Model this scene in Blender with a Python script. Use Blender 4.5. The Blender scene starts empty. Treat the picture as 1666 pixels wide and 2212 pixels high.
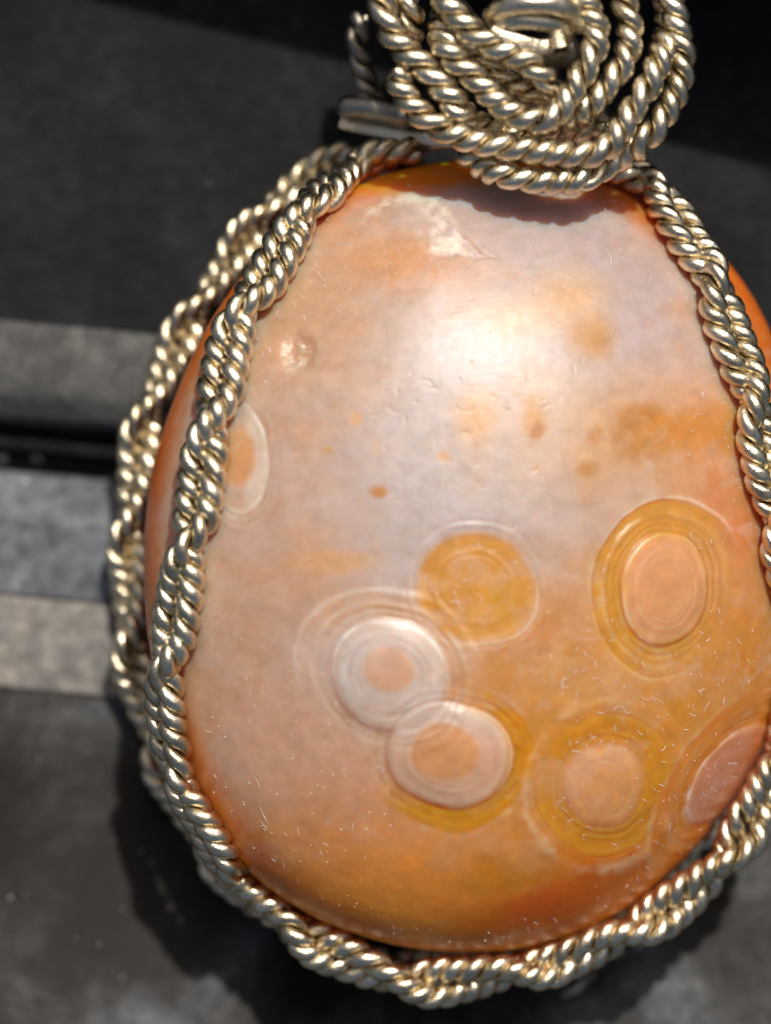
import bpy, bmesh, math, random
import numpy as np
from mathutils import Vector

random.seed(7)
rng = np.random.default_rng(7)
MM = 0.001                                   # everything below is written in millimetres
C = bpy.context.scene.collection

# ------------------------------------------------------------------ camera, sky, sun, exposure
ZC = 150.0                                   # camera height above the girdle of the stone
PXMM = 0.02                                  # mm per sheet unit at the girdle plane
cam = bpy.data.cameras.new('camera')
cam_o = bpy.data.objects.new('camera', cam)
C.objects.link(cam_o)
cam_o.location = (0, 0, ZC * MM)
cam.sensor_fit = 'VERTICAL'
cam.sensor_height = 24.0
cam.lens = 24.0 * ZC / (2212 * PXMM)
cam.clip_start = 0.005
cam.clip_end = 50.0
cam.dof.use_dof = True
cam.dof.focus_distance = (ZC - 4.5) * MM
cam.dof.aperture_fstop = 12.5
bpy.context.scene.camera = cam_o

SUN_DIR = Vector((0.18, 0.535, 0.825)).normalized()     # towards the sun
world = bpy.data.worlds.new('World')
bpy.context.scene.world = world
world.use_nodes = True
wn = world.node_tree
bgn = wn.nodes['Background']
sky = wn.nodes.new('ShaderNodeTexSky')
sky.sky_type = 'NISHITA'
sky.sun_disc = False
sky.sun_elevation = math.asin(SUN_DIR.z)
sky.sun_rotation = math.atan2(SUN_DIR.x, SUN_DIR.y)
sky.dust_density = 5.0
sky.ozone_density = 0.3
wn.links.new(sky.outputs[0], bgn.inputs[0])
bgn.inputs[1].default_value = 0.085
sun = bpy.data.lights.new('sun', 'SUN')
sun.energy = 4.2
sun.angle = math.radians(1.4)
sun.color = (1.0, 0.955, 0.89)
sun_o = bpy.data.objects.new('sun', sun)
C.objects.link(sun_o)
sun_o.rotation_euler = SUN_DIR.to_track_quat('Z', 'Y').to_euler()
vs = bpy.context.scene.view_settings
vs.view_transform = 'Standard'
vs.look = 'None'
vs.exposure = -0.28
vs.gamma = 1.0
vs.use_curve_mapping = False
cy = bpy.context.scene.cycles
cy.max_bounces = 10
cy.glossy_bounces = 5
cy.sample_clamp_indirect = 6.0
cy.use_denoising = True

# ------------------------------------------------------------------ helpers
def W(px, py, z=0.0):
    """sheet units -> mm at height z"""
    k = PXMM * (ZC - z) / ZC
    return np.array([(px - 833.0) * k, -(py - 1106.0) * k, z])


def hash3(i, j, k):
    n = (i * 374761393 + j * 668265263 + k * 1274126177) & 0xFFFFFFFF
    n = ((n ^ (n >> 13)) * 1274126177) & 0xFFFFFFFF
    return ((n ^ (n >> 16)) & 0xFFFF) / 65535.0


def vnoise(x, y, z):
    x, y, z = np.broadcast_arrays(np.asarray(x, float), np.asarray(y, float), np.asarray(z, float))
    i, j, k = np.floor(x).astype(np.int64), np.floor(y).astype(np.int64), np.floor(z).astype(np.int64)
    u, v, w = x - i, y - j, z - k
    u, v, w = u*u*(3-2*u), v*v*(3-2*v), w*w*(3-2*w)
    r = 0
    for a in (0, 1):
        for b in (0, 1):
            for c in (0, 1):
                r = r + hash3(i+a, j+b, k+c) * (u if a else 1-u) * (v if b else 1-v) * (w if c else 1-w)
    return r


def fbm(x, y, z=0.0, o=4):
    s, a, t = 0, 0.5, 0
    for q in range(o):
        s = s + a * vnoise(x * 2**q + 17.3*q, y * 2**q + 5.1*q, np.asarray(z) * 2**q + 3.7*q)
        t += a
        a *= 0.5
    return s / t


def sstep(a, b, x):
    t = np.clip((x - a) / (b - a), 0, 1)
    return t*t*(3-2*t)


def add_mesh(name, verts, faces, mat, parent=None, smooth=True):
    """verts in mm (numpy), faces an (n,4) or (n,3) int array"""
    me = bpy.data.meshes.new(name)
    v = np.asarray(verts, dtype=np.float32) * MM
    f = np.asarray(faces, dtype=np.int32)
    me.vertices.add(len(v))
    me.vertices.foreach_set('co', v.ravel())
    me.loops.add(f.size)
    me.loops.foreach_set('vertex_index', f.ravel())
    me.polygons.add(len(f))
    me.polygons.foreach_set('loop_start', np.arange(0, f.size, f.shape[1], dtype=np.int32))
    me.update(calc_edges=True)
    me.validate()
    if smooth:
        me.polygons.foreach_set('use_smooth', np.ones(len(me.polygons), dtype=bool))
    me.materials.append(mat)
    o = bpy.data.objects.new(name, me)
    C.objects.link(o)
    if parent is not None:
        o.parent = parent
    return o


def spline(pts, step=0.09):
    """Catmull-Rom through pts (mm), resampled evenly"""
    p = np.asarray(pts, float)
    p = np.vstack([2*p[0]-p[1], p, 2*p[-1]-p[-2]])
    out = []
    for i in range(1, len(p)-2):
        t = np.linspace(0, 1, 40, endpoint=False)[:, None]
        a, b, c, d = p[i-1], p[i], p[i+1], p[i+2]
        out.append(0.5*((2*b)+(c-a)*t+(2*a-5*b+4*c-d)*t**2+(3*b-a-3*c+d)*t**3))
    out.append(p[-2][None])
    return resample(np.vstack(out), step)


def resample(q, step):
    L = np.r_[0, np.cumsum(np.linalg.norm(np.diff(q, axis=0), axis=1))]
    s = np.linspace(0, L[-1], max(4, int(L[-1]/step)))
    return np.stack([np.interp(s, L, q[:, k]) for k in range(3)], 1)


def smooth_path(q, n):
    for _ in range(n):
        q = q.copy()
        q[1:-1] = 0.5*q[1:-1] + 0.25*(q[:-2] + q[2:])
    return q


def tangents(q):
    t = np.gradient(q, axis=0)
    return t / np.linalg.norm(t, axis=1, keepdims=True)


def frames(q):
    t = tangents(q)
    n = np.zeros_like(q)
    a = np.array([0, 0, 1.0])
    if abs(t[0] @ a) > 0.9:
        a = np.array([1.0, 0, 0])
    n0 = a - t[0]*(a @ t[0])
    n[0] = n0/np.linalg.norm(n0)
    for i in range(1, len(q)):
        v = n[i-1] - t[i]*(n[i-1] @ t[i])
        n[i] = v/np.linalg.norm(v)
    return t, n, np.cross(t, n)


def arclen(q):
    return np.r_[0, np.cumsum(np.linalg.norm(np.diff(q, axis=0), axis=1))]


def tube(q, rad, sides=10, shape=None):
    """verts, quads of a tube with closed rounded ends; shape(angle, s) scales the radius"""
    t, n, b = frames(q)
    s = arclen(q)
    rad = np.broadcast_to(np.asarray(rad, float), (len(q),)).copy()
    e = np.minimum(s, s[-1]-s)
    rad *= np.sqrt(np.clip(1-(1-np.clip(e/np.maximum(rad, 1e-6), 0, 1))**2, 0.02, 1))
    ang = np.linspace(0, 2*math.pi, sides, endpoint=False)
    v = (q[:, None, :] + rad[:, None, None]*(np.cos(ang)[None, :, None]*n[:, None, :]
         + np.sin(ang)[None, :, None]*b[:, None, :]))
    f = tube_faces(len(q), sides)
    return v.reshape(-1, 3), f


def tube_faces(m, sides):
    i = np.arange(m-1)[:, None]*sides
    j = np.arange(sides)[None, :]
    k = (j+1) % sides
    return np.stack([i+j, i+k, i+sides+k, i+sides+j], -1).reshape(-1, 4)


def strand(axis, rr, pitch, phase, seed, sides=12):
    """one of the two strands of a rope of radius rr laid round axis (S twist)"""
    t, n, b = frames(axis)
    s = arclen(axis)
    r = rr*0.485
    wob = 0.45*np.sin(s*0.7+seed) + 0.3*np.sin(s*1.9+2*seed)
    th = -2*math.pi*s/pitch + phase + wob
    rad_dir = np.cos(th)[:, None]*n + np.sin(th)[:, None]*b
    q = axis + rad_dir*(rr*0.52)
    tq = tangents(q)
    up = rad_dir - tq*np.sum(rad_dir*tq, 1, keepdims=True)
    up /= np.linalg.norm(up, axis=1, keepdims=True)
    sd = np.cross(tq, up)
    ang = np.linspace(0, 2*math.pi, sides, endpoint=False) + 0.13
    e = np.minimum(s, s[-1]-s)
    rad = r*np.sqrt(np.clip(1-(1-np.clip(e/r, 0, 1))**2, 0.03, 1))
    rad = rad*(1 + 0.05*(vnoise(s*1.7, seed*3.1, 0.5)-0.5))
    v = q[:, None, :] + rad[:, None, None]*(np.cos(ang)[None, :, None]*up[:, None, :]*1.0
                                            + np.sin(ang)[None, :, None]*sd[:, None, :]*1.04)
    # the outside of the rope is worn a little flat
    d = v - axis[:, None, :]
    d = d - t[:, None, :]*np.sum(d*t[:, None, :], 2, keepdims=True)
    L = np.linalg.norm(d, axis=2)
    wear = 0.86 + 0.18*vnoise(s*0.9, seed*5.7, 2.5)
    lim = rr*wear[:, None]
    k = np.where(L > lim, (lim + 0.25*(L-lim))/np.maximum(L, 1e-6), 1.0)
    v = v + d*(k-1)[:, :, None]
    dent = 0.018*(fbm(v[..., 0]*2.2, v[..., 1]*2.2, v[..., 2]*2.2, 2)-0.5)
    v = v + dent[..., None]*d/np.maximum(L, 1e-6)[..., None]
    return v.reshape(-1, 3), tube_faces(len(q), sides)


# ------------------------------------------------------------------ materials
def new_mat(name):
    m = bpy.data.materials.new(name)
    m.use_nodes = True
    nt = m.node_tree
    return m, nt, nt.nodes['Principled BSDF']


def nd(nt, typ, **kw):
    n = nt.nodes.new(typ)
    for k, v in kw.items():
        if k.startswith('i_'):
            n.inputs[k[2:].replace('_', ' ')].default_value = v
        else:
            setattr(n, k, v)
    return n


def coords(nt, sx=1.0, sy=1.0, sz=1.0, rot=0.0):
    tc = nd(nt, 'ShaderNodeTexCoord')
    mp = nd(nt, 'ShaderNodeMapping')
    mp.inputs['Scale'].default_value = (1000*sx, 1000*sy, 1000*sz)
    mp.inputs['Rotation'].default_value = (0, 0, rot)
    nt.links.new(tc.outputs['Object'], mp.inputs['Vector'])
    return mp.outputs[0]


def ramp(nt, fac, stops):
    r = nd(nt, 'ShaderNodeValToRGB')
    el = r.color_ramp.elements
    while len(el) < len(stops):
        el.new(0.5)
    for e, (p, c) in zip(el, stops):
        e.position = p
        e.color = (*c, 1) if len(c) == 3 else c
    nt.links.new(fac, r.inputs[0])
    return r.outputs[0]


def metal_material(name, col, col2, rough0, rough1):
    m, nt, p = new_mat(name)
    v = coords(nt)
    n1 = nd(nt, 'ShaderNodeTexNoise', i_Scale=0.7, i_Detail=4.0, i_Roughness=0.6)
    nt.links.new(v, n1.inputs['Vector'])
    cr = ramp(nt, n1.outputs['Fac'], [(0.35, col2), (0.62, col)])
    nt.links.new(cr, p.inputs['Base Color'])
    p.inputs['Metallic'].default_value = 1.0
    n2 = nd(nt, 'ShaderNodeTexNoise', i_Scale=2.5, i_Detail=5.0, i_Roughness=0.7)
    nt.links.new(v, n2.inputs['Vector'])
    rr = nd(nt, 'ShaderNodeMapRange')
    rr.inputs['From Min'].default_value = 0.35
    rr.inputs['From Max'].default_value = 0.68
    rr.inputs['To Min'].default_value = rough0
    rr.inputs['To Max'].default_value = rough1
    nt.links.new(n2.outputs['Fac'], rr.inputs['Value'])
    nt.links.new(rr.outputs[0], p.inputs['Roughness'])
    n3 = nd(nt, 'ShaderNodeTexNoise', i_Scale=3.5, i_Detail=6.0, i_Roughness=0.75)
    nt.links.new(v, n3.inputs['Vector'])
    n4 = nd(nt, 'ShaderNodeTexVoronoi', i_Scale=1.8)
    nt.links.new(v, n4.inputs['Vector'])
    mix = nd(nt, 'ShaderNodeMath', operation='MULTIPLY_ADD')
    nt.links.new(n4.outputs['Distance'], mix.inputs[0])
    mix.inputs[1].default_value = 0.35
    nt.links.new(n3.outputs['Fac'], mix.inputs[2])
    bp = nd(nt, 'ShaderNodeBump', i_Strength=0.55, i_Distance=0.00006)
    nt.links.new(mix.outputs[0], bp.inputs['Height'])
    nt.links.new(bp.outputs[0], p.inputs['Normal'])
    return m


M_METAL = metal_material('champagne silver wire', (0.87, 0.765, 0.56), (0.58, 0.485, 0.32), 0.16, 0.38)
M_METAL_DULL = metal_material('dark dull wire', (0.46, 0.41, 0.33), (0.26, 0.23, 0.18), 0.28, 0.5)  # darker, duller version of the wire metal


def stone_material():
    m, nt, p = new_mat('banded agate')
    a = nd(nt, 'ShaderNodeAttribute', attribute_name='mineral')
    v = coords(nt)
    n1 = nd(nt, 'ShaderNodeTexNoise', i_Scale=1.1, i_Detail=6.0, i_Roughness=0.65)
    nt.links.new(v, n1.inputs['Vector'])
    cl = ramp(nt, n1.outputs['Fac'], [(0.3, (0.90, 0.88, 0.85)), (0.7, (1.08, 1.08, 1.1))])
    mx = nd(nt, 'ShaderNodeMix', data_type='RGBA', blend_type='MULTIPLY')
    mx.inputs[0].default_value = 1.0
    nt.links.new(a.outputs['Color'], mx.inputs[6])
    nt.links.new(cl, mx.inputs[7])
    nt.links.new(mx.outputs[2], p.inputs['Base Color'])
    p.inputs['Subsurface Weight'].default_value = 1.0
    p.inputs['Subsurface Radius'].default_value = (1.0, 0.33, 0.12)
    p.inputs['Subsurface Scale'].default_value = 2.7*MM
    p.inputs['IOR'].default_value = 1.54
    p.inputs['Specular IOR Level'].default_value = 0.55
    n2 = nd(nt, 'ShaderNodeTexNoise', i_Scale=3.0, i_Detail=6.0, i_Roughness=0.7)
    nt.links.new(v, n2.inputs['Vector'])
    rr = nd(nt, 'ShaderNodeMapRange')
    rr.inputs['From Min'].default_value = 0.3
    rr.inputs['From Max'].default_value = 0.7
    rr.inputs['To Min'].default_value = 0.30
    rr.inputs['To Max'].default_value = 0.40
    nt.links.new(n2.outputs['Fac'], rr.inputs['Value'])
    nt.links.new(rr.outputs[0], p.inputs['Roughness'])
    # fine polishing scratches
    v2 = coords(nt, 0.5, 6.0, 1.0, 0.5)
    n3 = nd(nt, 'ShaderNodeTexNoise', i_Scale=3.0, i_Detail=4.0, i_Roughness=0.7, i_Distortion=0.6)
    nt.links.new(v2, n3.inputs['Vector'])
    n4 = nd(nt, 'ShaderNodeTexNoise', i_Scale=9.0, i_Detail=4.0, i_Roughness=0.7)
    nt.links.new(v, n4.inputs['Vector'])
    ad = nd(nt, 'ShaderNodeMath', operation='ADD')
    nt.links.new(n3.outputs['Fac'], ad.inputs[0])
    nt.links.new(n4.outputs['Fac'], ad.inputs[1])
    bp = nd(nt, 'ShaderNodeBump', i_Strength=0.16, i_Distance=0.00006)
    nt.links.new(ad.outputs[0], bp.inputs['Height'])
    nt.links.new(bp.outputs[0], p.inputs['Normal'])
    return m


M_STONE = stone_material()


def plain_material(name, col, rough=0.7):
    m, nt, p = new_mat(name)
    v = coords(nt)
    n1 = nd(nt, 'ShaderNodeTexNoise', i_Scale=2.0, i_Detail=3.0)
    nt.links.new(v, n1.inputs['Vector'])
    cr = ramp(nt, n1.outputs['Fac'], [(0.3, tuple(c*0.75 for c in col)), (0.7, col)])
    nt.links.new(cr, p.inputs['Base Color'])
    p.inputs['Roughness'].default_value = rough
    return m


M_LINT = plain_material('pale lint', (0.85, 0.80, 0.74))
M_CRUMB = plain_material('pale crumb', (0.7, 0.68, 0.62), 0.4)


def worn_material(name, dark, mid, light, rough=0.55, scale=0.30, rot=0.0, metallic=0.0, stretch=1.0):
    m, nt, p = new_mat(name)
    v = coords(nt, 1.0, stretch, 1.0, rot)
    n1 = nd(nt, 'ShaderNodeTexNoise', i_Scale=scale, i_Detail=7.0, i_Roughness=0.62, i_Distortion=0.3)
    nt.links.new(v, n1.inputs['Vector'])
    cr = ramp(nt, n1.outputs['Fac'], [(0.33, dark), (0.5, mid), (0.70, light)])
    v2 = coords(nt)
    n2 = nd(nt, 'ShaderNodeTexNoise', i_Scale=1.3, i_Detail=5.0, i_Roughness=0.7)
    nt.links.new(v2, n2.inputs['Vector'])
    gr = ramp(nt, n2.outputs['Fac'], [(0.3, (0.55, 0.55, 0.55)), (0.5, (1, 1, 1)), (0.72, (1.7, 1.68, 1.62))])
    mx = nd(nt, 'ShaderNodeMix', data_type='RGBA', blend_type='MULTIPLY')
    mx.inputs[0].default_value = 1.0
    nt.links.new(cr, mx.inputs[6])
    nt.links.new(gr, mx.inputs[7])
    nt.links.new(mx.outputs[2], p.inputs['Base Color'])
    p.inputs['Roughness'].default_value = rough
    p.inputs['Metallic'].default_value = metallic
    p.inputs['Specular IOR Level'].default_value = 0.15
    bp = nd(nt, 'ShaderNodeBump', i_Strength=0.4, i_Distance=0.00012)
    nt.links.new(n2.outputs['Fac'], bp.inputs['Height'])
    nt.links.new(bp.outputs[0], p.inputs['Normal'])
    return m


# ------------------------------------------------------------------ the surface: stepped panels and rails
GZ = -5.3
TILT = math.atan(0.095)                       # the rails run slightly downhill to the right
cu, su = math.cos(TILT), math.sin(TILT)
O = W(0, 0, GZ)


def vof(py):
    """mm across the rails for a height on the sheet's left edge"""
    return py*PXMM*(ZC-GZ)/ZC*cu


def rail(name, prof, mat, u0=-90.0, u1=140.0, nu=2, smooth=True):
    """prof: (v mm, z mm) across the rails, extruded along them"""
    prof = np.asarray(prof, float)
    us = np.linspace(u0, u1, nu)
    P = np.zeros((nu, len(prof), 3))
    for i, u in enumerate(us):
        P[i, :, 0] = O[0] + u*cu - prof[:, 0]*su
        P[i, :, 1] = O[1] - u*su - prof[:, 0]*cu
        P[i, :, 2] = prof[:, 1]
    m = len(prof)
    f = [(i*m+j, i*m+j+1, (i+1)*m+j+1, (i+1)*m+j) for i in range(nu-1) for j in range(m-1)]
    o = add_mesh(name, P.reshape(-1, 3), f, mat, None, False)
    o['kind'] = 'structure'
    return o


def rounded(pts, r=0.25, n=5):
    """profile with its inner corners rounded"""
    pts = [np.array(p, float) for p in pts]
    out = [pts[0]]
    for a, b, c in zip(pts, pts[1:], pts[2:]):
        d0 = (a-b)/np.linalg.norm(a-b)
        d1 = (c-b)/np.linalg.norm(c-b)
        k = min(r, 0.45*np.linalg.norm(a-b), 0.45*np.linalg.norm(c-b))
        for t in np.linspace(0, 1, n):
            out.append((1-t)**2*(b+d0*k)+2*t*(1-t)*b+t*t*(b+d1*k))
    out.append(pts[-1])
    return np.array(out)


M_PANEL = worn_material('charcoal panel', (0.006, 0.0062, 0.007), (0.011, 0.0115, 0.0128), (0.019, 0.0198, 0.0215), 0.7, 0.16)
M_STRIP = worn_material('grey trim', (0.066, 0.066, 0.063), (0.094, 0.093, 0.088), (0.125, 0.123, 0.117), 0.6, 0.22)
M_SLOT = worn_material('black slot', (0.006, 0.005, 0.005), (0.012, 0.011, 0.011), (0.03, 0.028, 0.027), 0.5)
M_BLUE = worn_material('blue grey rail', (0.085, 0.090, 0.098), (0.135, 0.145, 0.158), (0.19, 0.20, 0.215), 0.5, 0.3)
M_TAN = worn_material('pale worn rail', (0.13, 0.125, 0.118), (0.185, 0.175, 0.16), (0.25, 0.225, 0.195), 0.55, 0.22)
M_BASE = worn_material('stained slate', (0.008, 0.0055, 0.004), (0.034, 0.032, 0.030), (0.125, 0.131, 0.140), 0.6, 0.10)

# an old brown stain in the slate
def stain(m, at, radius, col):
    nt = m.node_tree
    p = nt.nodes['Principled BSDF']
    src = p.inputs['Base Color'].links[0].from_socket
    tc = nd(nt, 'ShaderNodeTexCoord')
    ns = nd(nt, 'ShaderNodeTexNoise', i_Scale=280.0, i_Detail=5.0, i_Roughness=0.6)
    nt.links.new(tc.outputs['Object'], ns.inputs['Vector'])
    ds = nd(nt, 'ShaderNodeVectorMath', operation='DISTANCE')
    nt.links.new(tc.outputs['Object'], ds.inputs[0])
    ds.inputs[1].default_value = tuple(c*MM for c in at)
    ma = nd(nt, 'ShaderNodeMath', operation='MULTIPLY_ADD')
    nt.links.new(ns.outputs['Fac'], ma.inputs[0])
    ma.inputs[1].default_value = radius*1.6*MM
    nt.links.new(ds.outputs['Value'], ma.inputs[2])
    mr = nd(nt, 'ShaderNodeMapRange', interpolation_type='SMOOTHSTEP')
    mr.inputs['From Min'].default_value = radius*1.35*MM
    mr.inputs['From Max'].default_value = radius*2.1*MM
    mr.inputs['To Min'].default_value = 0.9
    mr.inputs['To Max'].default_value = 0.0
    nt.links.new(ma.outputs[0], mr.inputs['Value'])
    mx = nd(nt, 'ShaderNodeMix', data_type='RGBA')
    nt.links.new(mr.outputs[0], mx.inputs[0])
    nt.links.new(src, mx.inputs[6])
    mx.inputs[7].default_value = (*col, 1)
    nt.links.new(mx.outputs[2], p.inputs['Base Color'])


stain(M_BASE, W(280, 1960, GZ), 5.4, (0.014, 0.010, 0.0075))

v_strip, v_brown, v_gap = vof(690), vof(845), vof(915)
v_line0, v_line1, v_low, v_blue, v_tan, v_base = vof(944), vof(965), vof(1014), vof(1100), vof(1285), vof(1495)

# upper panel with an unseen upstand added along its far edge to cast the slanting shadow
def upper_panel():
    verts, faces = [], []
    us = np.linspace(-90, 140, 60)
    rows = []
    for u in us:
        x0 = O[0] + u*cu
        # foot of the added upstand: 13 mm beyond the picture, running at a slant
        xx = x0
        yfoot = W(0, -478, GZ)[1] - (xx-O[0])*0.25
        pts = []
        for v, z in ((v_strip, GZ), (v_strip*0.5, GZ), (0.0, GZ)):
            pts.append((O[0]+u*cu-v*su, O[1]-u*su-v*cu, z))
        for k in range(0, 7):
            a = k/6*math.pi/2
            pts.append((x0, yfoot-1.5+1.5*math.sin(a), GZ+1.5-1.5*math.cos(a)))
        pts.append((x0, yfoot, GZ+12.0))
        for k in range(0, 7):
            a = k/6*math.pi/2
            pts.append((x0, yfoot+2.0-2.0*math.cos(a), GZ+12.0+2.0*math.sin(a)))
        pts.append((x0, yfoot+80, GZ+14.0))
        rows.append(pts)
    P = np.array(rows)
    n, m, _ = P.shape
    f = [(i*m+j, (i+1)*m+j, (i+1)*m+j+1, i*m+j+1) for i in range(n-1) for j in range(m-1)]
    o = add_mesh('upper_panel', P.reshape(-1, 3), f, M_PANEL, None, True)
    o['kind'] = 'structure'
    o['label'] = 'dark charcoal panel above the grey trim with an unseen raised edge added for its shadow'
    o['category'] = 'panel'

upper_panel()
o = rail('grey_trim', rounded([(v_strip+0.004, GZ-1.0), (v_strip+0.004, GZ+0.25), (v_brown, GZ+0.18), (v_gap-0.3, GZ-0.75), (v_gap+0.15, GZ-5)], 0.35), M_STRIP)
o['label'] = 'grey metal trim strip with a rolled lower edge beside the dark slot'; o['category'] = 'trim'
o = rail('slot', [(v_gap-1.0, GZ-4.0), (v_low+1.0, GZ-4.0)], M_SLOT)
o['label'] = 'deep black slot between the trim and the rail'; o['category'] = 'slot'
o = rail('slot_lip', rounded([(v_line0, GZ-4.2), (v_line0, GZ-2.2), (v_line1, GZ-2.3), (v_line1, GZ-4.2)], 0.08), M_SLOT)
o['label'] = 'thin dark lip running inside the black slot'; o['category'] = 'lip'
o = rail('rail', rounded([(v_low, GZ-5), (v_low+0.05, GZ-1.9), (v_blue-0.2, GZ-0.55), (v_blue+0.3, GZ-0.30), (v_tan, GZ-0.30), (v_tan+0.002, GZ-1.2)], 0.3), M_BLUE)
o['label'] = 'blue grey metal rail below the dark slot'; o['category'] = 'rail'
o = rail('rail_edge', rounded([(v_tan+0.004, GZ-1.2), (v_tan+0.004, GZ-0.10), (v_base-0.2, GZ-0.02), (v_base-0.01, GZ-1.0)], 0.25), M_TAN)
o['label'] = 'pale worn band between the blue grey rail and the stained slate'; o['category'] = 'rail'
o = rail('slate_surface', [(v_base-0.3, GZ-0.45), (v_base+0.02, GZ), (v_base+60, GZ), (v_base+140, GZ)], M_BASE)
o['label'] = 'dark stained slate surface under the lower half of the pendant'; o['category'] = 'surface'

# ------------------------------------------------------------------ the pendant
root = bpy.data.objects.new('pendant', None)
C.objects.link(root)
root['label'] = 'orange and milky white eye agate pendant wrapped in twisted silver wire'
root['category'] = 'pendant'

A, B, CF, CB = 14.2, 17.2, 8.3, 4.7          # half axes of the stone, front and back depth
SC = W(1030, 1200, 0)                         # its centre


def plan(x, y):
    """the outline is fuller at the lower left than an ellipse"""
    a = np.arctan2(y/B, x/A)
    d = (a-math.radians(-138)+math.pi) % (2*math.pi)-math.pi
    d2 = (a-math.radians(42)+math.pi) % (2*math.pi)-math.pi
    return 1+0.05*np.exp(-(d/0.42)**2)+0.075*np.exp(-(d2/0.45)**2)


TILTX = -0.10                                # the face leans a little to the right


def stone_gap(p, pad):
    """push points (n,3) out of the stone grown by pad"""
    q = p - SC
    q[:, 2] -= TILTX*q[:, 0]
    k0 = plan(q[:, 0], q[:, 1])
    q[:, :2] /= k0[:, None]
    c = np.where(q[:, 2] > 0, CF, CB) + pad
    f = np.sqrt((q[:, 0]/(A+pad))**2 + (q[:, 1]/(B+pad))**2 + (q[:, 2]/c)**2)
    for _ in range(3):
        g = np.stack([q[:, 0]/(A+pad)**2, q[:, 1]/(B+pad)**2, q[:, 2]/c**2], 1)
        gl = np.linalg.norm(g, axis=1, keepdims=True)
        d = np.where(f < 1, (1-f)*f/np.maximum(gl[:, 0], 1e-6), 0)
        q = q + (g/np.maximum(gl, 1e-9))*d[:, None]
        c = np.where(q[:, 2] > 0, CF, CB) + pad
        f = np.sqrt((q[:, 0]/(A+pad))**2 + (q[:, 1]/(B+pad))**2 + (q[:, 2]/c)**2)
    q[:, :2] *= k0[:, None]
    q[:, 2] += TILTX*q[:, 0]
    return q + SC


# eyes: centre x, y, half width, half height, turn (sheet units)
EYES = dict(
    white=(842, 1460, 139, 118, -0.35), pair=(968, 1634, 134, 112, -0.15), ochre=(1032, 1270, 140, 124, -0.3),
    right=(1433, 1268, 101, 123, -0.12), low=(1305, 1695, 84, 96, -0.55), edge=(1572, 1682, 56, 128, -0.62),
    left=(516, 985, 62, 128, 0.10))


def ed(px, py, e, k=1.0):
    x, y, rx, ry, a = EYES[e]
    dx, dy = px-x, py-y
    u = dx*math.cos(a)-dy*math.sin(a)
    v = dx*math.sin(a)+dy*math.cos(a)
    return np.sqrt((u/(rx*k))**2+(v/(ry*k))**2)


def blob(px, py, x, y, rx, ry, soft=0.5, a=0.0):
    dx, dy = px-x, py-y
    u = dx*math.cos(a)+dy*math.sin(a)
    v = -dx*math.sin(a)+dy*math.cos(a)
    d = np.sqrt((u/rx)**2+(v/ry)**2)
    return 1-sstep(1-soft, 1+soft, d)


def mixc(col, c, w):
    return col*(1-w[:, None]) + np.array(c)[None]*w[:, None]


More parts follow.
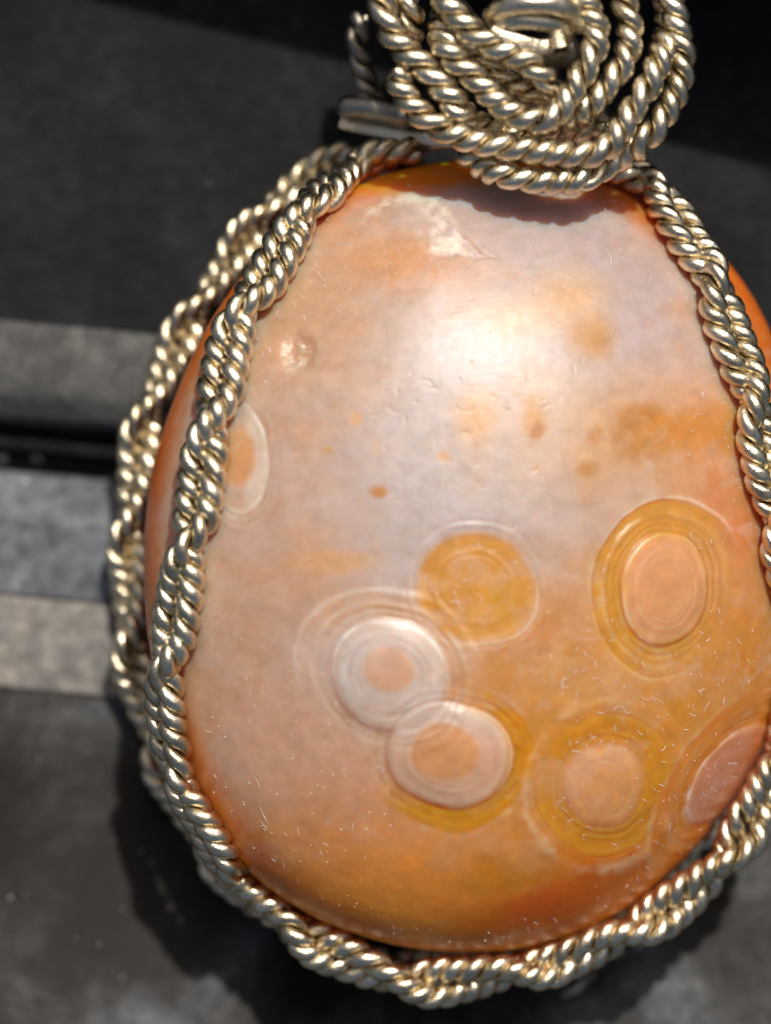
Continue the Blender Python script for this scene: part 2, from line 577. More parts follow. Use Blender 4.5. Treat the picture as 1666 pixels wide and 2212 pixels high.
def stone_paint(X, Y, Z):
    """colour of the mineral, some glow and glint painted in, and relief (mm) at points of the stone"""
    k = ZC/(ZC-Z)/PXMM
    px, py = X*k+833.0, -Y*k+1106.0
    nx = fbm(X*0.9, Y*0.9, Z*0.9+3, 4)-0.5
    ny = fbm(X*0.9+31, Y*0.9, Z*0.9+9, 4)-0.5
    wx, wy = px+90*nx, py+90*ny
    nb = sstep(0.30, 0.70, fbm(X*0.8+50, Y*0.8+11, Z*0.8, 3))
    sx, sy = fbm(X*0.3, Y*0.3, 5.0, 2)-0.5, fbm(X*0.3+20, Y*0.3, 8.0, 2)-0.5
    ex, ey = px+38*sx+5*nx, py+38*sy+5*ny                # nearly clean outlines for the eyes
    q = np.sqrt(((X-SC[0])/A)**2+((Y-SC[1])/B)**2)
    col = np.tile(np.array([[0.70, 0.33, 0.14]]), (len(X), 1))
    h = np.zeros(len(X))
    # milky body
    col = mixc(col, (0.58, 0.415, 0.325), 0.92*blob(wx, wy, 980, 1000, 590, 740, 0.5))
    col = mixc(col, (0.498, 0.422, 0.402), 0.97*blob(wx, wy, 860, 1000, 430, 450, 0.6, -0.3))
    col = mixc(col, (0.488, 0.403, 0.397), 0.95*blob(wx, wy, 1290, 600, 260, 170, 0.6, 0.5))
    col = mixc(col, (0.521, 0.417, 0.392), 0.8*blob(wx, wy, 1060, 460, 330, 70, 0.6, 0.05))
    # warm body: left, bottom, right
    col = mixc(col, (0.61, 0.395, 0.285), 0.75*blob(wx, wy, 560, 1420, 220, 430, 0.6, 0.1))
    col = mixc(col, (0.57, 0.35, 0.205), 0.75*blob(wx, wy, 650, 720, 190, 240, 0.7, 0.6))
    col = mixc(col, (0.60, 0.28, 0.09), 0.65*blob(wx, wy, 890, 575, 130, 60, 0.9, 0.2))
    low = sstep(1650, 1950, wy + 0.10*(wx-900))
    col = mixc(col, (0.80, 0.31, 0.05), 0.9*low)  # bottom orange raised to stand in for light passing through the stone
    col = mixc(col, (0.56, 0.105, 0.008), 0.92*blob(wx, wy, 1330, 1950, 340, 120, 0.5, -0.25))
    col = mixc(col, (0.56, 0.22, 0.028), 0.9*blob(wx, wy, 1080, 1880, 110, 40, 0.8, -0.1))
    col = mixc(col, (0.62, 0.21, 0.07), 0.85*blob(wx, wy, 1590, 1080, 110, 190, 0.6, -0.3))
    col = mixc(col, (0.62, 0.25, 0.05), 0.8*blob(wx, wy, 1560, 1430, 150, 190, 0.6, 0.5))
    col = mixc(col, (0.57, 0.135, 0.03), 0.9*sstep(0.93, 1.0, q+0.06*nx)*sstep(-0.2, 0.1, (py-700)/1000.0+0.3))
    col = mixc(col, (0.62, 0.20, 0.05), 0.8*sstep(0.90, 1.0, q))
    # ochre field between the eyes
    col = mixc(col, (0.60, 0.26, 0.03), 0.9*blob(wx, wy, 1260, 1540, 350, 280, 0.7, 0.2))
    col = mixc(col, (0.64, 0.38, 0.18), 0.55*blob(wx, wy, 1330, 1450, 190, 60, 0.9, -0.3))
    col = mixc(col, (0.66, 0.40, 0.20), 0.6*blob(wx, wy, 1330, 960, 260, 120, 0.8))
    # ochre stains
    for x, y, rx, ry, s, c in ((1385, 935, 62, 58, 0.5, (0.46, 0.19, 0.006)), (1500, 930, 120, 48, 0.7, (0.60, 0.27, 0.07)),
                               (1030, 942, 18, 22, 0.9, (0.42, 0.13, 0.005)), (1030, 900, 45, 55, 0.9, (0.66, 0.40, 0.2)),
                               (1152, 905, 22, 45, 0.9, (0.57, 0.27, 0.03)), (1156, 930, 15, 15, 0.8, (0.40, 0.14, 0.004)),
                               (1282, 942, 14, 18, 0.8, (0.46, 0.19, 0.01)), (820, 1062, 17, 13, 0.6, (0.45, 0.17, 0.006)),
                               (960, 990, 13, 10, 0.9, (0.62, 0.36, 0.14)), (1265, 1015, 20, 16, 0.9, (0.46, 0.20, 0.01)),
                               (1158, 1012, 8, 6, 0.8, (0.6, 0.33, 0.12)), (1280, 730, 46, 44, 0.9, (0.48, 0.22, 0.015)),
                               (1225, 650, 75, 60, 0.9, (0.64, 0.42, 0.24)), (720, 1215, 90, 22, 0.8, (0.64, 0.39, 0.2)),
                               (770, 900, 12, 12, 0.9, (0.64, 0.38, 0.18)), (710, 970, 12, 10, 0.9, (0.62, 0.37, 0.17)),
                               (1120, 690, 70, 40, 0.9, (0.66, 0.47, 0.33)), (1170, 1365, 36, 30, 0.8, (0.58, 0.24, 0.05))):
        col = mixc(col, c, 0.92*blob(px+22*nx, py+22*ny, x, y, rx, ry, s))
    col = mixc(col, (0.60, 0.35, 0.18), 0.35*sstep(0.56, 0.72, fbm(X*0.35+9, Y*0.35, Z*0.3, 5)))
    edge = lambda d, r, w: np.exp(-((d-r)/(w*(0.8+1.2*nb)))**2)*np.clip(0.15+1.5*nb, 0, 1)  # ring profile; the palest rim lines paint in glints off the relief

    # white eye with its outer bands
    d = ed(ex, ey, 'white')
    up = sstep(60, -60, (py-1460)+0.2*(px-840))
    col = mixc(col, (0.655, 0.50, 0.42), 0.45*(1-sstep(1.40, 1.62, d))*np.clip(0.35+up, 0, 1))
    col = mixc(col, (0.64, 0.38, 0.18), 0.6*edge(d, 1.24, 0.13)*up)
    col = mixc(col, (0.78, 0.68, 0.60), 0.4*edge(d, 1.56, 0.028)*up)
    col = mixc(col, (0.78, 0.66, 0.56), 0.5*edge(d, 1.33, 0.022)*up)
    h += 0.035*sstep(1.66, 1.5, d)*up - 0.05*edge(d, 1.18, 0.10)
    # pair eye: ochre surround
    d2 = ed(ex, ey, 'pair')
    right2 = sstep(-130, 60, (px-968)+0.9*(py-1634))
    col = mixc(col, (0.62, 0.27, 0.02), 0.95*sstep(1.46, 1.30, d2)*right2)
    col = mixc(col, (0.70, 0.50, 0.33), 0.45*edge(d2, 1.42, 0.035)*right2)
    h += -0.09*edge(d2, 1.15, 0.13)*right2
    # ochre disc
    d3 = ed(ex, ey, 'ochre')
    m3 = sstep(1.06, 0.86, d3)
    col = mixc(col, (0.62, 0.295, 0.045), 0.95*m3*sstep(1.1, 1.3, d))
    col = mixc(col, (0.58, 0.29, 0.02), 0.6*blob(px, py, 1085, 1300, 30, 45, 0.9)*m3)
    col = mixc(col, (0.58, 0.27, 0.04), 0.5*blob(px, py, 975, 1270, 60, 45, 0.9)*m3)
    col = mixc(col, (0.58, 0.28, 0.06), 0.5*edge(d3, 0.72, 0.05)*sstep(20, -60, py-1270))
    low3 = sstep(20, 70, (py-1270)+0.35*(px-1032))
    col = mixc(col, (0.85, 0.70, 0.52), 0.6*edge(d3, 1.0, 0.012)*low3*sstep(1.2, 1.35, d))
    h += -0.05*sstep(1.06, 0.85, d3)*sstep(1.1, 1.3, d)
    # discs of white and pair (pair lies over white)
    m2 = sstep(1.05, 0.86, d2)
    m1 = sstep(1.05, 0.86, d)
    col = mixc(col, (0.64, 0.545, 0.49), 0.9*m1)
    col = mixc(col, (0.66, 0.47, 0.36), 0.75*m1*sstep(1490, 1570, py))
    col = mixc(col, (0.66, 0.40, 0.25), 0.8*sstep(0.48, 0.34, ed(ex, ey+12, 'white')))
    col = mixc(col, (0.72, 0.62, 0.56), 0.5*edge(ed(ex+14, ey-12, 'white'), 0.66, 0.02)*sstep(20, -20, (px-840)-(py-1460)))
    h += 0.05*m1 + 0.16*np.clip(1-d*d, 0, 1) - 0.03*edge(ed(ex+14, ey-12, 'white'), 0.64, 0.04)
    col = mixc(col, (0.90, 0.86, 0.82), 0.75*edge(d, 0.975, 0.018)*up)
    col = mixc(col, (0.67, 0.45, 0.335), 0.85*m2)
    col = mixc(col, (0.66, 0.55, 0.49), 0.8*m2*sstep(1640, 1540, py))
    col = mixc(col, (0.66, 0.34, 0.15), 0.85*sstep(0.62, 0.46, ed(ex+12, ey+14, 'pair')))
    col = mixc(col, (0.88, 0.78, 0.68), 0.5*edge(d2, 1.0, 0.012)*sstep(-10, 60, (px-960)-(py-1600)*0.8))
    h = np.where(m2 > 0, h*(1-m2)+(0.04+0.20*np.clip(1-d2*d2, 0, 1))*m2, h)
    # eye at the right
    d4 = ed(ex, ey, 'right')
    ring = sstep(1.62, 1.57, ed(ex-4, ey+4, 'right'))*sstep(170, -60, (px-1433)+0.35*(py-1268)-20)
    col = mixc(col, (0.62, 0.29, 0.04), 0.95*ring)
    col = mixc(col, (0.56, 0.28, 0.02), 0.6*blob(px, py, 1285, 1225, 22, 40, 0.9))
    col = mixc(col, (0.66, 0.40, 0.17), 0.6*edge(d4, 1.36, 0.03)*ring)
    col = mixc(col, (0.85, 0.72, 0.58), 0.6*edge(ed(ex-4, ey+4, 'right'), 1.62, 0.02)*sstep(60, -80, (py-1200)+0.4*(px-1433)))
    m4 = sstep(1.04, 0.88, d4)
    col = mixc(col, (0.68, 0.365, 0.19), 0.85*m4)
    col = mixc(col, (0.66, 0.33, 0.17), 0.5*blob(px, py, 1432, 1262, 34, 28, 0.9))
    col = mixc(col, (0.86, 0.70, 0.58), 0.6*edge(d4, 1.0, 0.016)*sstep(60, -60, (px-1433)+(py-1268)*0.3))
    h += -0.09*ring*sstep(1.0, 1.06, d4) + 0.05*edge(d4, 1.36, 0.04)*ring + 0.16*np.clip(1-d4*d4, 0, 1)
    # lower eye
    d5 = ed(ex, ey, 'low')
    col = mixc(col, (0.62, 0.275, 0.03), 0.9*sstep(1.75, 1.5, d5))
    col = mixc(col, (0.68, 0.46, 0.28), 0.7*edge(d5, 1.95, 0.09)*sstep(80, -60, (px-1305)-(py-1695)*0.5))
    col = mixc(col, (0.58, 0.24, 0.04), 0.5*edge(d5, 1.12, 0.10))
    col = mixc(col, (0.68, 0.35, 0.155), 0.9*sstep(1.08, 0.88, d5))
    h += 0.14*np.clip(1-d5*d5, 0, 1) - 0.06*edge(d5, 1.2, 0.2) + 0.06*edge(d5, 1.95, 0.12)
    # eye on the right edge
    d6 = ed(ex, ey, 'edge')
    col = mixc(col, (0.60, 0.22, 0.045), 0.85*sstep(2.0, 1.8, d6))
    col = mixc(col, (0.66, 0.40, 0.2), 0.6*edge(d6, 1.95, 0.05)*sstep(1640, 1500, px))
    col = mixc(col, (0.66, 0.40, 0.2), 0.45*edge(d6, 1.45, 0.04)*sstep(1640, 1500, px))
    m6 = sstep(1.03, 0.97, d6)
    col = mixc(col, (0.58, 0.26, 0.16), 0.92*m6)
    col = mixc(col, (0.85, 0.68, 0.58), 0.6*edge(d6, 1.0, 0.03)*sstep(40, -10, (px-1572)))
    h += -0.07*edge(d6, 1.12, 0.12)
    # half hidden eye at the left
    d7 = ed(ex, ey, 'left')
    col = mixc(col, (0.70, 0.60, 0.50), 0.7*sstep(1.05, 0.97, d7)*sstep(520, 545, px))
    col = mixc(col, (0.66, 0.33, 0.15), 0.85*sstep(0.70, 0.45, d7))
    col = mixc(col, (0.82, 0.72, 0.60), 0.7*edge(d7, 1.0, 0.03))
    h += -0.05*edge(d7, 1.05, 0.07)
    # fine growth bands round the eyes
    for dd, f0, a0, lim in ((d, 34, 0.07, 1.6), (d2, 30, 0.08, 1.45), (d4, 36, 0.09, 1.6), (d5, 26, 0.08, 1.9), (d6, 30, 0.08, 1.9), (d3, 30, 0.05, 1.3), (d7, 30, 0.06, 1.5)):
        band_ = np.sin(dd*f0+4*nx+1.5*np.sin(dd*11))*sstep(0.35, 0.8, dd)*sstep(lim, lim*0.85, dd)*(0.35+0.65*nb)
        col = col*(1+a0*band_[:, None]*np.array([[0.5, 1.0, 1.2]]))
        h += 0.012*band_
    for dd in (d2, d4, d6):
        h += 0.05*sstep(1.03, 0.97, dd)
    h += 0.05*sstep(1.03, 0.97, d)*(1-m2)
    # facet chip near the top, its pale reflection painted in; small pit on the left
    fr = fbm(X*3.0, Y*3.0, 0.5, 4)
    jx, jy = px+30*nx, py+30*ny
    chip = sstep(-6, 6, 0.862*(jx-935)-(jy-450)+0*jx)*0 + sstep(-8, 8, (jy-450)-0.862*(jx-935))*sstep(8, -8, (jy-545)-0.075*(jx-905))*sstep(-25, 25, (jx-860)+(jy-450)*0.1)
    arc = np.exp(-((np.hypot((px-880)/1.0, (py-540)/1.0)-115-20*nx)/13)**2)*sstep(500, 440, py)
    col = mixc(col, (0.95, 0.84, 0.73), np.clip(0.8*chip*(0.15+0.9*sstep(0.35, 0.65, fr))*sstep(840, 1000, px), 0, 0.8))
    col = mixc(col, (0.90, 0.79, 0.68), np.clip(0.9*arc*sstep(0.3, 0.6, fr), 0, 0.8))
    h += -0.16*chip*sstep(860, 1050, px)*(0.6+0.8*fr)
    pit = blob(px, py, 645, 762, 30, 38, 0.5)
    col = mixc(col, (0.80, 0.55, 0.36), 0.7*pit*sstep(0.35, 0.6, fr))
    h += -0.30*pit*(0.2+1.2*fr)
    # rough skin low on the left and along the right
    rough = blob(px, py, 760, 1930, 260, 90, 0.7, 0.35)+0.7*blob(px, py, 1250, 1380, 90, 40, 0.8)+0.5*blob(px, py, 1560, 1300, 60, 150, 0.8)+0.6*blob(px, py, 660, 740, 90, 90, 0.8)
    h += 0.05*rough*(fbm(X*2.2, Y*3.0, 1.5, 4)-0.5)
    h += 0.02*(fbm(X*1.2, Y*1.2, Z*1.2, 3)-0.5)
    # orange steep rim, brightened to paint in light glowing through, milky wisps in the body
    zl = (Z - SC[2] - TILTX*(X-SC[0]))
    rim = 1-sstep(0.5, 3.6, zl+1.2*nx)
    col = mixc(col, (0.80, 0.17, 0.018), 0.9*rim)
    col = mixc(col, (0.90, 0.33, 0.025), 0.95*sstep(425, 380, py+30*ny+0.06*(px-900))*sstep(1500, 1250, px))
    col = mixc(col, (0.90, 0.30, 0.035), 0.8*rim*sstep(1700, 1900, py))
    wisp = fbm(X*0.45+3*nx, Y*0.9+3*ny, Z*0.5+40, 3)
    col = mixc(col, (0.66, 0.56, 0.53), 0.28*sstep(0.42, 0.85, wisp)*(1-low)*(1-rim))
    col = mixc(col, (0.58, 0.32, 0.15), 0.22*sstep(0.52, 0.15, wisp))
    col = col*(0.92+0.16*fbm(X*3, Y*3, Z*3, 3))[:, None]
    lum = col.mean(1, keepdims=True)
    col = (lum + (col-lum)*1.10)*np.array([[0.92, 0.915, 0.90]])
    col = np.clip(col, 0.004, 1)
    return col, h


NICKS = [(random.gauss(1000, 230), random.gauss(850, 260), random.uniform(6, 22), random.uniform(0, 6.28), random.uniform(0.6, 2.2)) for _ in range(90)]
NICKS += [(random.uniform(480, 1600), random.uniform(430, 1950), random.uniform(5, 14), random.uniform(0, 6.28), random.uniform(0.6, 2.5)) for _ in range(90)]


def nick_relief(px, py):
    h = np.zeros(len(px))
    idx = np.argsort(py)
    ys = py[idx]
    for x, y, r_, a, span in NICKS:
        lo, hi = np.searchsorted(ys, (y-2*r_-6, y+2*r_+6))
        k = idx[lo:hi]
        k = k[np.abs(px[k]-x) < 2*r_+6]
        if not len(k):
            continue
        dx, dy = px[k]-x, py[k]-y
        d = np.hypot(dx, dy)
        t = np.abs((np.arctan2(dy, dx)-a+math.pi) % (2*math.pi)-math.pi)
        h[k] -= 0.012*np.exp(-((d-r_)/2.2)**2)*np.clip(1.3-t/(span*0.5), 0, 1)
    return h


def build_stone():
    nr, ns = 430, 1150
    th = np.linspace(0.0, math.pi/2, nr)[1:]
    thb = np.linspace(math.pi/2, math.pi, 70)[1:-1]
    th = np.r_[th, thb]
    ph = np.linspace(0, 2*math.pi, ns, endpoint=False)
    T, P = np.meshgrid(th, ph, indexing='ij')
    x, y, z = np.sin(T)*np.cos(P), np.sin(T)*np.sin(P), np.cos(T)
    Xv = np.stack([x*A, y*B, np.where(z > 0, z*CF, z*CB)], -1).reshape(-1, 3)
    Xv = np.vstack([Xv, [[0, 0, CF], [0, 0, -CB]]])
    nrm = np.stack([Xv[:, 0]/A**2, Xv[:, 1]/B**2, Xv[:, 2]/np.where(Xv[:, 2] > 0, CF, CB)**2], 1)
    nrm /= np.linalg.norm(nrm, axis=1, keepdims=True)
    big = fbm(Xv[:, 0]*0.11+4, Xv[:, 1]*0.11, Xv[:, 2]*0.11+2, 2)-0.5
    Xw = Xv.copy()
    Xw[:, :2] *= plan(Xv[:, 0], Xv[:, 1])[:, None]
    Xw[:, 2] += TILTX*Xw[:, 0]
    Xw = Xw + SC
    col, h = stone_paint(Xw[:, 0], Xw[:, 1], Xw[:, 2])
    kk_ = ZC/(ZC-Xw[:, 2])/PXMM
    front = Xv[:, 2] > 1.0
    hn = np.zeros(len(h))
    hn[front] = nick_relief((Xw[:, 0]*kk_+833.0)[front], (-Xw[:, 1]*kk_+1106.0)[front])
    h = np.where(Xv[:, 2] < 0, h*0.1, h) + hn
    Xw = Xw + nrm*(h + 0.5*big)[:, None]
    m = len(th)
    i = np.arange(m-1)[:, None]*ns
    j = np.arange(ns)[None, :]
    k = (j+1) % ns
    f = np.stack([i+j, i+ns+j, i+ns+k, i+k], -1).reshape(-1, 4)
    top, bot = m*ns, m*ns+1
    jj = np.arange(ns)
    kk = (jj+1) % ns
    tri_t = np.stack([np.full(ns, top), jj, kk, kk], 1)
    base = (m-1)*ns
    tri_b = np.stack([np.full(ns, bot), base+kk, base+jj, base+jj], 1)
    # the two poles as triangles in their own list
    me_f = [f]
    o = add_mesh('stone', Xw, f, M_STONE, root, True)
    me = o.data
    bm = bmesh.new()
    bm.from_mesh(me)
    bm.verts.ensure_lookup_table()
    for pole, base_ in ((top, 0), (bot, base)):
        for a_ in range(ns):
            b_ = (a_+1) % ns
            tri = (bm.verts[pole], bm.verts[base_+a_], bm.verts[base_+b_])
            bm.faces.new(tri if pole == top else tri[::-1]).smooth = True
    bm.to_mesh(me)
    bm.free()
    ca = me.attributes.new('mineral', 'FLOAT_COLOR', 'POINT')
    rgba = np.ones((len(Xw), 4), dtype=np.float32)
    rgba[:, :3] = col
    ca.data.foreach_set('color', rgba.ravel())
    o['label'] = 'milky lavender and orange agate with ringed eye markings'
    return o


stone = build_stone()


def stone_top(px, py):
    """point of the front of the stone seen at a sheet position"""
    z = 5.0
    for _ in range(4):
        p = W(px, py, z)
        e = (((p[0]-SC[0])/A)**2+((p[1]-SC[1])/B)**2)/float(plan(p[0]-SC[0], p[1]-SC[1]))**2
        z = CF*math.sqrt(max(0.0, 1-e)) + TILTX*(p[0]-SC[0])
    return W(px, py, z), e


# lint and dust lying on the stone
def build_lint():
    V, F, off = [], [], 0
    def put(path, r):
        nonlocal off
        v, f = tube(path, r, 4)
        V.append(v); F.append(f+off); off += len(v)
    n = 0
    while n < 650:
        px, py = random.uniform(430, 1640), random.uniform(400, 2040)
        p, e = stone_top(px, py)
        if e > 0.93 or random.random() < 0.95*sstep(0.60, 0.44, fbm(px*0.004+3, py*0.004, 7.7, 2)) or (py > 1500 and px < 900 and random.random() < 0.6):
            continue
        L = min(48.0, 7.0*math.exp(random.gauss(0.55, 0.55)))
        a = random.uniform(0, 6.28) if random.random() < 0.35 else random.gauss(1.15, 0.45)
        c = random.gauss(0, 0.045) if py < 1350 else random.gauss(0, 0.02)
        pts = []
        for s in np.linspace(-0.5, 0.5, 6):
            aa = a + c*s*L
            pts.append(stone_top(px+math.cos(aa)*s*L, py+math.sin(aa)*s*L)[0]+np.array([0, 0, random.uniform(0.0, 0.02)]))
        pts = np.array(pts)
        pts = stone_gap(pts, 0.02)
        put(pts, random.uniform(0.007, 0.012)+0.009*random.random()**3)
        n += 1
    n = 0
    while n < 650:
        px, py = random.uniform(430, 1640), random.uniform(400, 2050)
        p, e = stone_top(px, py)
        if e > 0.95:
            continue
        r = random.uniform(0.012, 0.028)
        q = np.array([p+np.array([t*r*1.6, t*r*random.uniform(-1, 1), 0.02]) for t in (-1, -0.3, 0.3, 1)])
        put(stone_gap(q, 0.015), r)
        n += 1
    o = add_mesh('lint', np.vstack(V), np.vstack(F), M_LINT, stone, True)
    o['kind'] = 'stuff'


build_lint()

RR = 0.66                                     # radius of a twisted wire
PITCH = 1.72


def rope(name, axis, rr=RR, pitch=PITCH, mat=None, label=None):
    mat = mat or M_METAL
    e = bpy.data.objects.new(name, None)
    e.empty_display_size = 0.001
    C.objects.link(e)
    e.parent = root
    if label:
        e['label'] = label
    sd = random.uniform(0, 20)
    sa = arclen(axis)
    axis = axis + 0.10*np.stack([fbm(sa*0.45, sd*7+c, 0.5, 3)-0.5 for c in (0, 11, 23)], 1)
    for k in (0, 1):
        v, f = strand(axis, rr, pitch, sd+k*math.pi, sd)
        add_mesh('strand', v, f, mat, e)
    return e


def band(name, pts, rr, half, phase, push, label):
    """two twisted wires loosely laid round each other along pts (x, y, z)"""
    c = smooth_path(spline(pts), 25)
    t = tangents(c)
    s = arclen(c)
    # local up: away from the stone where it lies on the stone, otherwise straight up
    q = c-SC
    g = np.stack([q[:, 0]/A**2, q[:, 1]/B**2, np.maximum(q[:, 2], 0.5)/CF**2], 1)
    g /= np.linalg.norm(g, axis=1, keepdims=True)
    up = 0.55*g + 0.45*np.array([0, 0, 1.0])
    up = up - t*np.sum(up*t, 1, keepdims=True)
    up /= np.linalg.norm(up, axis=1, keepdims=True)
    sd = np.cross(t, up)
    out = []
    for k in (0, 1):
        u = math.pi*s/half + phase
        phi = -(u - 0.3*np.sin(2*u)) + k*math.pi
        a = c + rr*0.92*np.cos(phi)[:, None]*sd + (rr*0.84*np.sin(phi)+rr*(0.25*np.sin(phi)**2))[:, None]*up
        if push:
            a = stone_gap(a, rr*0.92)
        a = smooth_path(a, 12)
        a = resample(a, 0.075)
        out.append(rope(name, a, rr, PITCH, None, label))
    return out


def fz(px, py, lift=0.55, out=-0.6):
    p, e = stone_top(px, py)
    if e < 0.985:
        return p + np.array([0, 0, lift])
    return W(px, py, 0.7)


FRONT = [(900, 318), (845, 345), (772, 388), (697, 448), (630, 530), (572, 622), (520, 712), (490, 805), (474, 900),
         (452, 985), (437, 1080), (421, 1170), (402, 1260), (388, 1350), (376, 1430), (372, 1530), (383, 1600), (407, 1675),
         (440, 1745), (485, 1820), (530, 1888), (580, 1948), (640, 2000), (705, 2044), (780, 2084), (855, 2112), (940, 2119),
         (1020, 2112), (1100, 2096), (1200, 2072), (1300, 2036), (1400, 1986), (1490, 1928), (1565, 1852), (1622, 1768),
         (1662, 1680), (1695, 1560), (1708, 1400), (1694, 1260), (1664, 1130), (1642, 1010), (1622, 900), (1594, 800),
         (1562, 705), (1522, 605), (1468, 510), (1410, 436), (1350, 385), (1290, 360)]
band('twisted_wire', [fz(*p) for p in FRONT], 0.635, 5.1, 0.6, True, 'twisted wire of the front band hugging the face of the stone')

def bz(px, py):
    return W(px, py, -3.4)

BACK = [(770, 350), (700, 372), (645, 400), (588, 455), (530, 525), (470, 610), (418, 690), (382, 762), (348, 832), (322, 900), (306, 970),
        (296, 1035), (287, 1105), (284, 1180), (286, 1250), (286, 1320), (290, 1390), (296, 1450), (310, 1510), (332, 1570),
        (352, 1640), (385, 1708), (420, 1772), (458, 1832), (502, 1888), (555, 1938), (616, 1982), (685, 2026), (760, 2064),
        (850, 2084), (940, 2088), (1050, 2076), (1180, 2042), (1300, 1990), (1420, 1905), (1510, 1790), (1570, 1640), (1600, 1450),
        (1600, 1250), (1580, 1050), (1540, 850), (1470, 660), (1380, 500), (1280, 410)]
band('twisted_wire', [bz(*p) for p in BACK], 0.60, 5.0, 1.3, True, 'twisted wire of the back band standing clear behind the stone')

# ---- the coiled bail
HZ = 7.2
def P3(pts, z=HZ):
    out = []
    for p in pts:
        out.append(W(p[0], p[1], (p[2] if len(p) > 2 else z)-0.95))
    return resample(smooth_path(spline(out), 20), 0.075)


RC = 0.625
rope('twisted_wire', P3([(852, 149), (873, 201), (910, 247), (962, 283), (1022, 305), (1090, 317), (1137, 321), (1184, 328), (1230, 333),
      (1267, 334), (1301, 326), (1326, 302), (1346, 270), (1366, 234), (1386, 206), (1409, 170), (1426, 128), (1437, 88, 6.6), (1443, 45, 6.2),
      (1440, 0, 6.0), (1425, -60), (1390, -130), (1320, -200), (1220, -240), (1100, -240), (980, -200), (890, -120), (850, -40, 6.4)], 7.5),
     RC, 1.80, None, 'outer coil wire of the bail with a free end')
rope('twisted_wire', P3([(1000, 322, 5.2), (1030, 352, 5.8), (1075, 376), (1111, 383), (1163, 390), (1215, 392), (1255, 386), (1288, 372, 6.2), (1316, 355, 5.9),
      (1345, 339, 5.9), (1371, 323, 6.3), (1392, 305), (1418, 273), (1444, 234), (1463, 195), (1474, 156), (1475, 117), (1468, 78), (1460, 39), (1452, 0),
      (1446, -50), (1420, -150), (1340, -240), (1220, -285), (1090, -285), (960, -240), (860, -150), (815, -60)], 6.9),
     RC, 1.80, None, 'outermost coil wire of the bail resting on the stone')
rope('twisted_wire', P3([(800, -80), (815, -20), (828, 16), (838, 50), (854, 86), (880, 112), (911, 138), (941, 170), (966, 202), (988, 232), (1010, 258, 6.6),
      (1045, 276, 6.0), (1100, 288, 5.6), (1170, 292, 5.4), (1240, 284, 5.4), (1300, 255, 5.4)], 7.6),
     0.66, 2.0, None, 'thick coil wire at the left of the bail')
rope('twisted_wire', P3([(855, -90), (872, -30), (884, 20), (890, 60, 6.4), (885, 100, 5.6), (870, 140, 5.0)], 7.0),
     RC, 1.80, None, 'coil wire ducking under the thick one')
rope('twisted_wire', P3([(962, 20, 5.0), (950, 62, 6.4), (962, 104), (988, 134), (1018, 160), (1052, 197), (1095, 236), (1140, 258), (1182, 258), (1213, 238), (1232, 203),
      (1251, 169), (1270, 135), (1286, 102), (1290, 70), (1279, 35), (1256, 0), (1210, -40), (1140, -55), (1080, -40)], 8.0),
     RC, 1.80, None, 'inner coil wire sweeping below the knot')
rope('twisted_wire', P3([(1210, -130), (1290, -75), (1338, -18), (1357, 30), (1362, 70), (1358, 110), (1343, 145), (1318, 178), (1296, 206), (1272, 234), (1245, 256, 6.8),
      (1205, 274, 6.2), (1150, 280, 5.8)], 7.4),
     RC, 1.80, None, 'middle coil wire at the right of the knot')
rope('twisted_wire', P3([(930, -60), (955, -8), (985, 32), (1012, 64), (1043, 86), (1082, 108), (1130, 128), (1168, 154), (1192, 188, 7.2), (1196, 220, 6.4)], 8.2),
     RC, 1.80, None, 'inner coil wire at the left of the knot')
rope('twisted_wire', P3([(1000, 96, 6.2), (1045, 136, 6.6), (1092, 172, 6.8), (1140, 196, 6.8), (1190, 210, 6.4)], 6.6),
     0.52, 1.8, None, 'short low coil wire under the inner coil')
# dull wires lower down, behind the coil
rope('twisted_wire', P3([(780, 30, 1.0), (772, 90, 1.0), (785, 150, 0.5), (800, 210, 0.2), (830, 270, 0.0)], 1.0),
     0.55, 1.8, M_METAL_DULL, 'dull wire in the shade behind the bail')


def plain_wire(name, pts, r, mat, label, sides=12, flat=None):
    q = P3(pts)
    if flat:
        t, n, b = frames(q)
        up = np.array([0, 0, 1.0])
        sd = np.cross(t, up)
        sd /= np.linalg.norm(sd, axis=1, keepdims=True)
        uu = np.cross(sd, t)
        ang = np.linspace(0, 2*math.pi, 16, endpoint=False)
        ca = np.sign(np.cos(ang))*np.abs(np.cos(ang))**0.5
        sa = np.sign(np.sin(ang))*np.abs(np.sin(ang))**0.5
        v = q[:, None, :]+ca[None, :, None]*sd[:, None, :]*flat[0]+sa[None, :, None]*uu[:, None, :]*flat[1]
        f = tube_faces(len(q), 16)
        o = add_mesh(name, v.reshape(-1, 3), f, mat, root)
    else:
        v, f = tube(q, r, sides)
        v = v + 0.05*(fbm(v[:, 0]*1.3, v[:, 1]*1.3, v[:, 2]*1.3, 3)-0.5)[:, None]
        o = add_mesh(name, v, f, mat, root)
    o['label'] = label
    return o


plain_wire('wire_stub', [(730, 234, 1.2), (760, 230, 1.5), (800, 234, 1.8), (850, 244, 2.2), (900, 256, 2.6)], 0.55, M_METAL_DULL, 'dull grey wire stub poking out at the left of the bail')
plain_wire('flat_wire', [(735, 262, 1.0), (770, 272, 1.0), (820, 282, 1.3), (880, 294, 1.8), (950, 304, 2.4), (1020, 310, 3.0)], 0.3, M_METAL, 'flat golden strip under the stub', flat=(0.30, 0.12))
plain_wire('flat_wire', [(880, 335, 1.2), (905, 318, 1.7), (950, 306, 2.4), (1010, 302, 3.0)], 0.3, M_METAL, 'flat strip meeting the top of the stone', flat=(0.32, 0.10))
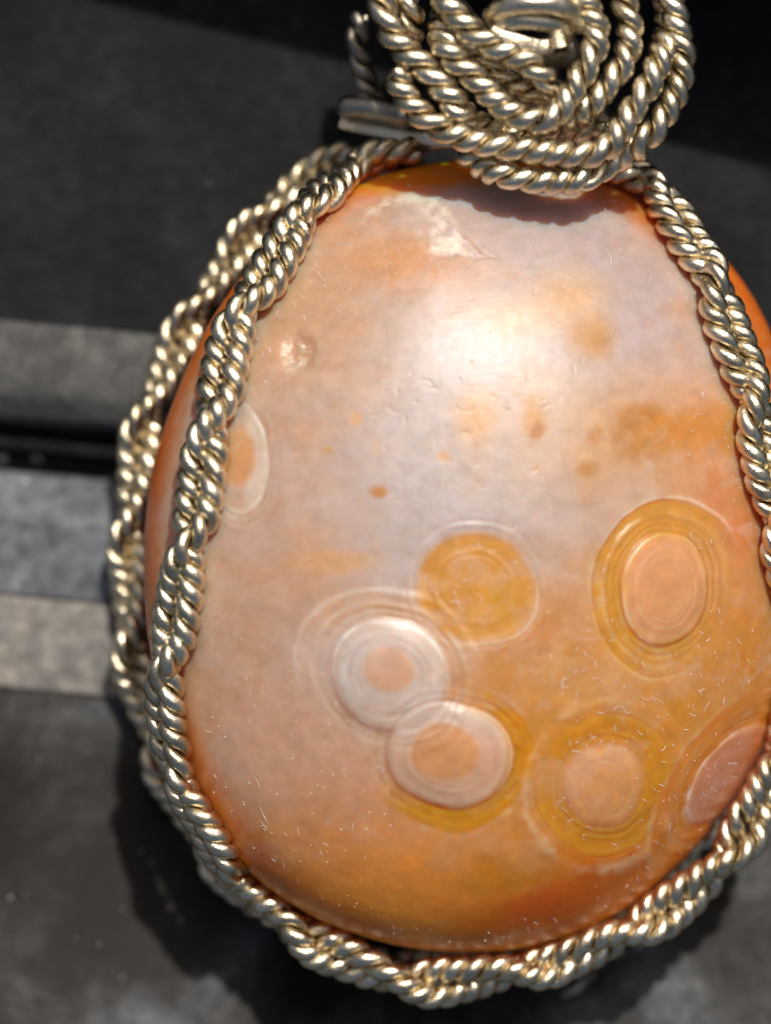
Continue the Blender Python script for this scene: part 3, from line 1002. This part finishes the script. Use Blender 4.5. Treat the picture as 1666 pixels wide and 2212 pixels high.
# knot in the middle of the coil
plain_wire('knot_wire', [(1060, 40, 7.6), (1078, 22, 8.6), (1110, 10, 9.2), (1160, 6, 9.4), (1210, 12, 9.0), (1245, 34, 8.2), (1256, 66, 7.4)], 0.46, M_METAL, 'smooth bright wire arching over the middle of the coil')
plain_wire('knot_wire', [(1070, 66, 7.4), (1095, 48, 8.4), (1135, 42, 8.8), (1180, 48, 8.6), (1215, 62, 8.0), (1232, 84, 7.2)], 0.40, M_METAL, 'second smooth wire wrapped round the knot')
plain_wire('knot_wire', [(1066, 62, 8.3), (1095, 78, 8.4), (1126, 92, 8.4), (1160, 102, 8.2), (1190, 98, 8.0), (1203, 84, 8.0)], 0.3, M_METAL, 'cut flat wire end at the knot', flat=(0.34, 0.16))
plain_wire('knot_wire', [(1200, 62, 8.2), (1206, 84, 8.5), (1212, 108, 8.7)], 0.3, M_METAL, 'snipped square wire tip below the knot', flat=(0.30, 0.26))
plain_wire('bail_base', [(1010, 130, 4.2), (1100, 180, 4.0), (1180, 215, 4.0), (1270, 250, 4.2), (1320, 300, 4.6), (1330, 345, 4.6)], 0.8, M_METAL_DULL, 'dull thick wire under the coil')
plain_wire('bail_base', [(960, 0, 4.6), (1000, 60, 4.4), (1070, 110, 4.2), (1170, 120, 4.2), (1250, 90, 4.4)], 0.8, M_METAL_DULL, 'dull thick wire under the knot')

# ------------------------------------------------------------------ crumbs on the surface
def crumbs():
    V, F, off = [], [], 0
    spots = [(6, 990, GZ-4, 0.2), (80, 990, GZ-4, 0.18), (54, 1040, GZ-1.6, 0.10), (22, 1938, GZ, 0.06), (215, 2040, GZ, 0.04), (265, 2110, GZ, 0.04),
             (60, 2150, GZ, 0.03), (450, 395, GZ, 0.03)]
    for _ in range(14):
        spots.append((random.uniform(0, 600), random.uniform(1600, 2212), GZ, random.uniform(0.015, 0.04)))
    for x, y, z, r in spots:
        p = W(x, y, z + r*0.7)
        n = 7
        ring = []
        for lat in (-0.7, 0.0, 0.7):
            for k in range(n):
                a = k/n*6.283
                rr = r*math.cos(lat)*random.uniform(0.7, 1.3)
                ring.append(p+np.array([math.cos(a)*rr*1.3, math.sin(a)*rr, math.sin(lat)*r]))
        f = tube_faces(3, n)
        f = np.vstack([f, [[14, 15, 16, 17], [14, 17, 18, 20], [18, 19, 20, 18]][0:2]])
        V.append(np.array(ring)); F.append(f+off); off += len(ring)
    o = add_mesh('crumbs', np.vstack(V), np.vstack(F), M_CRUMB, None, True)
    o['kind'] = 'stuff'
    o['label'] = 'pale crumbs and grit scattered on the dark surface'
    o['category'] = 'grit'

crumbs()
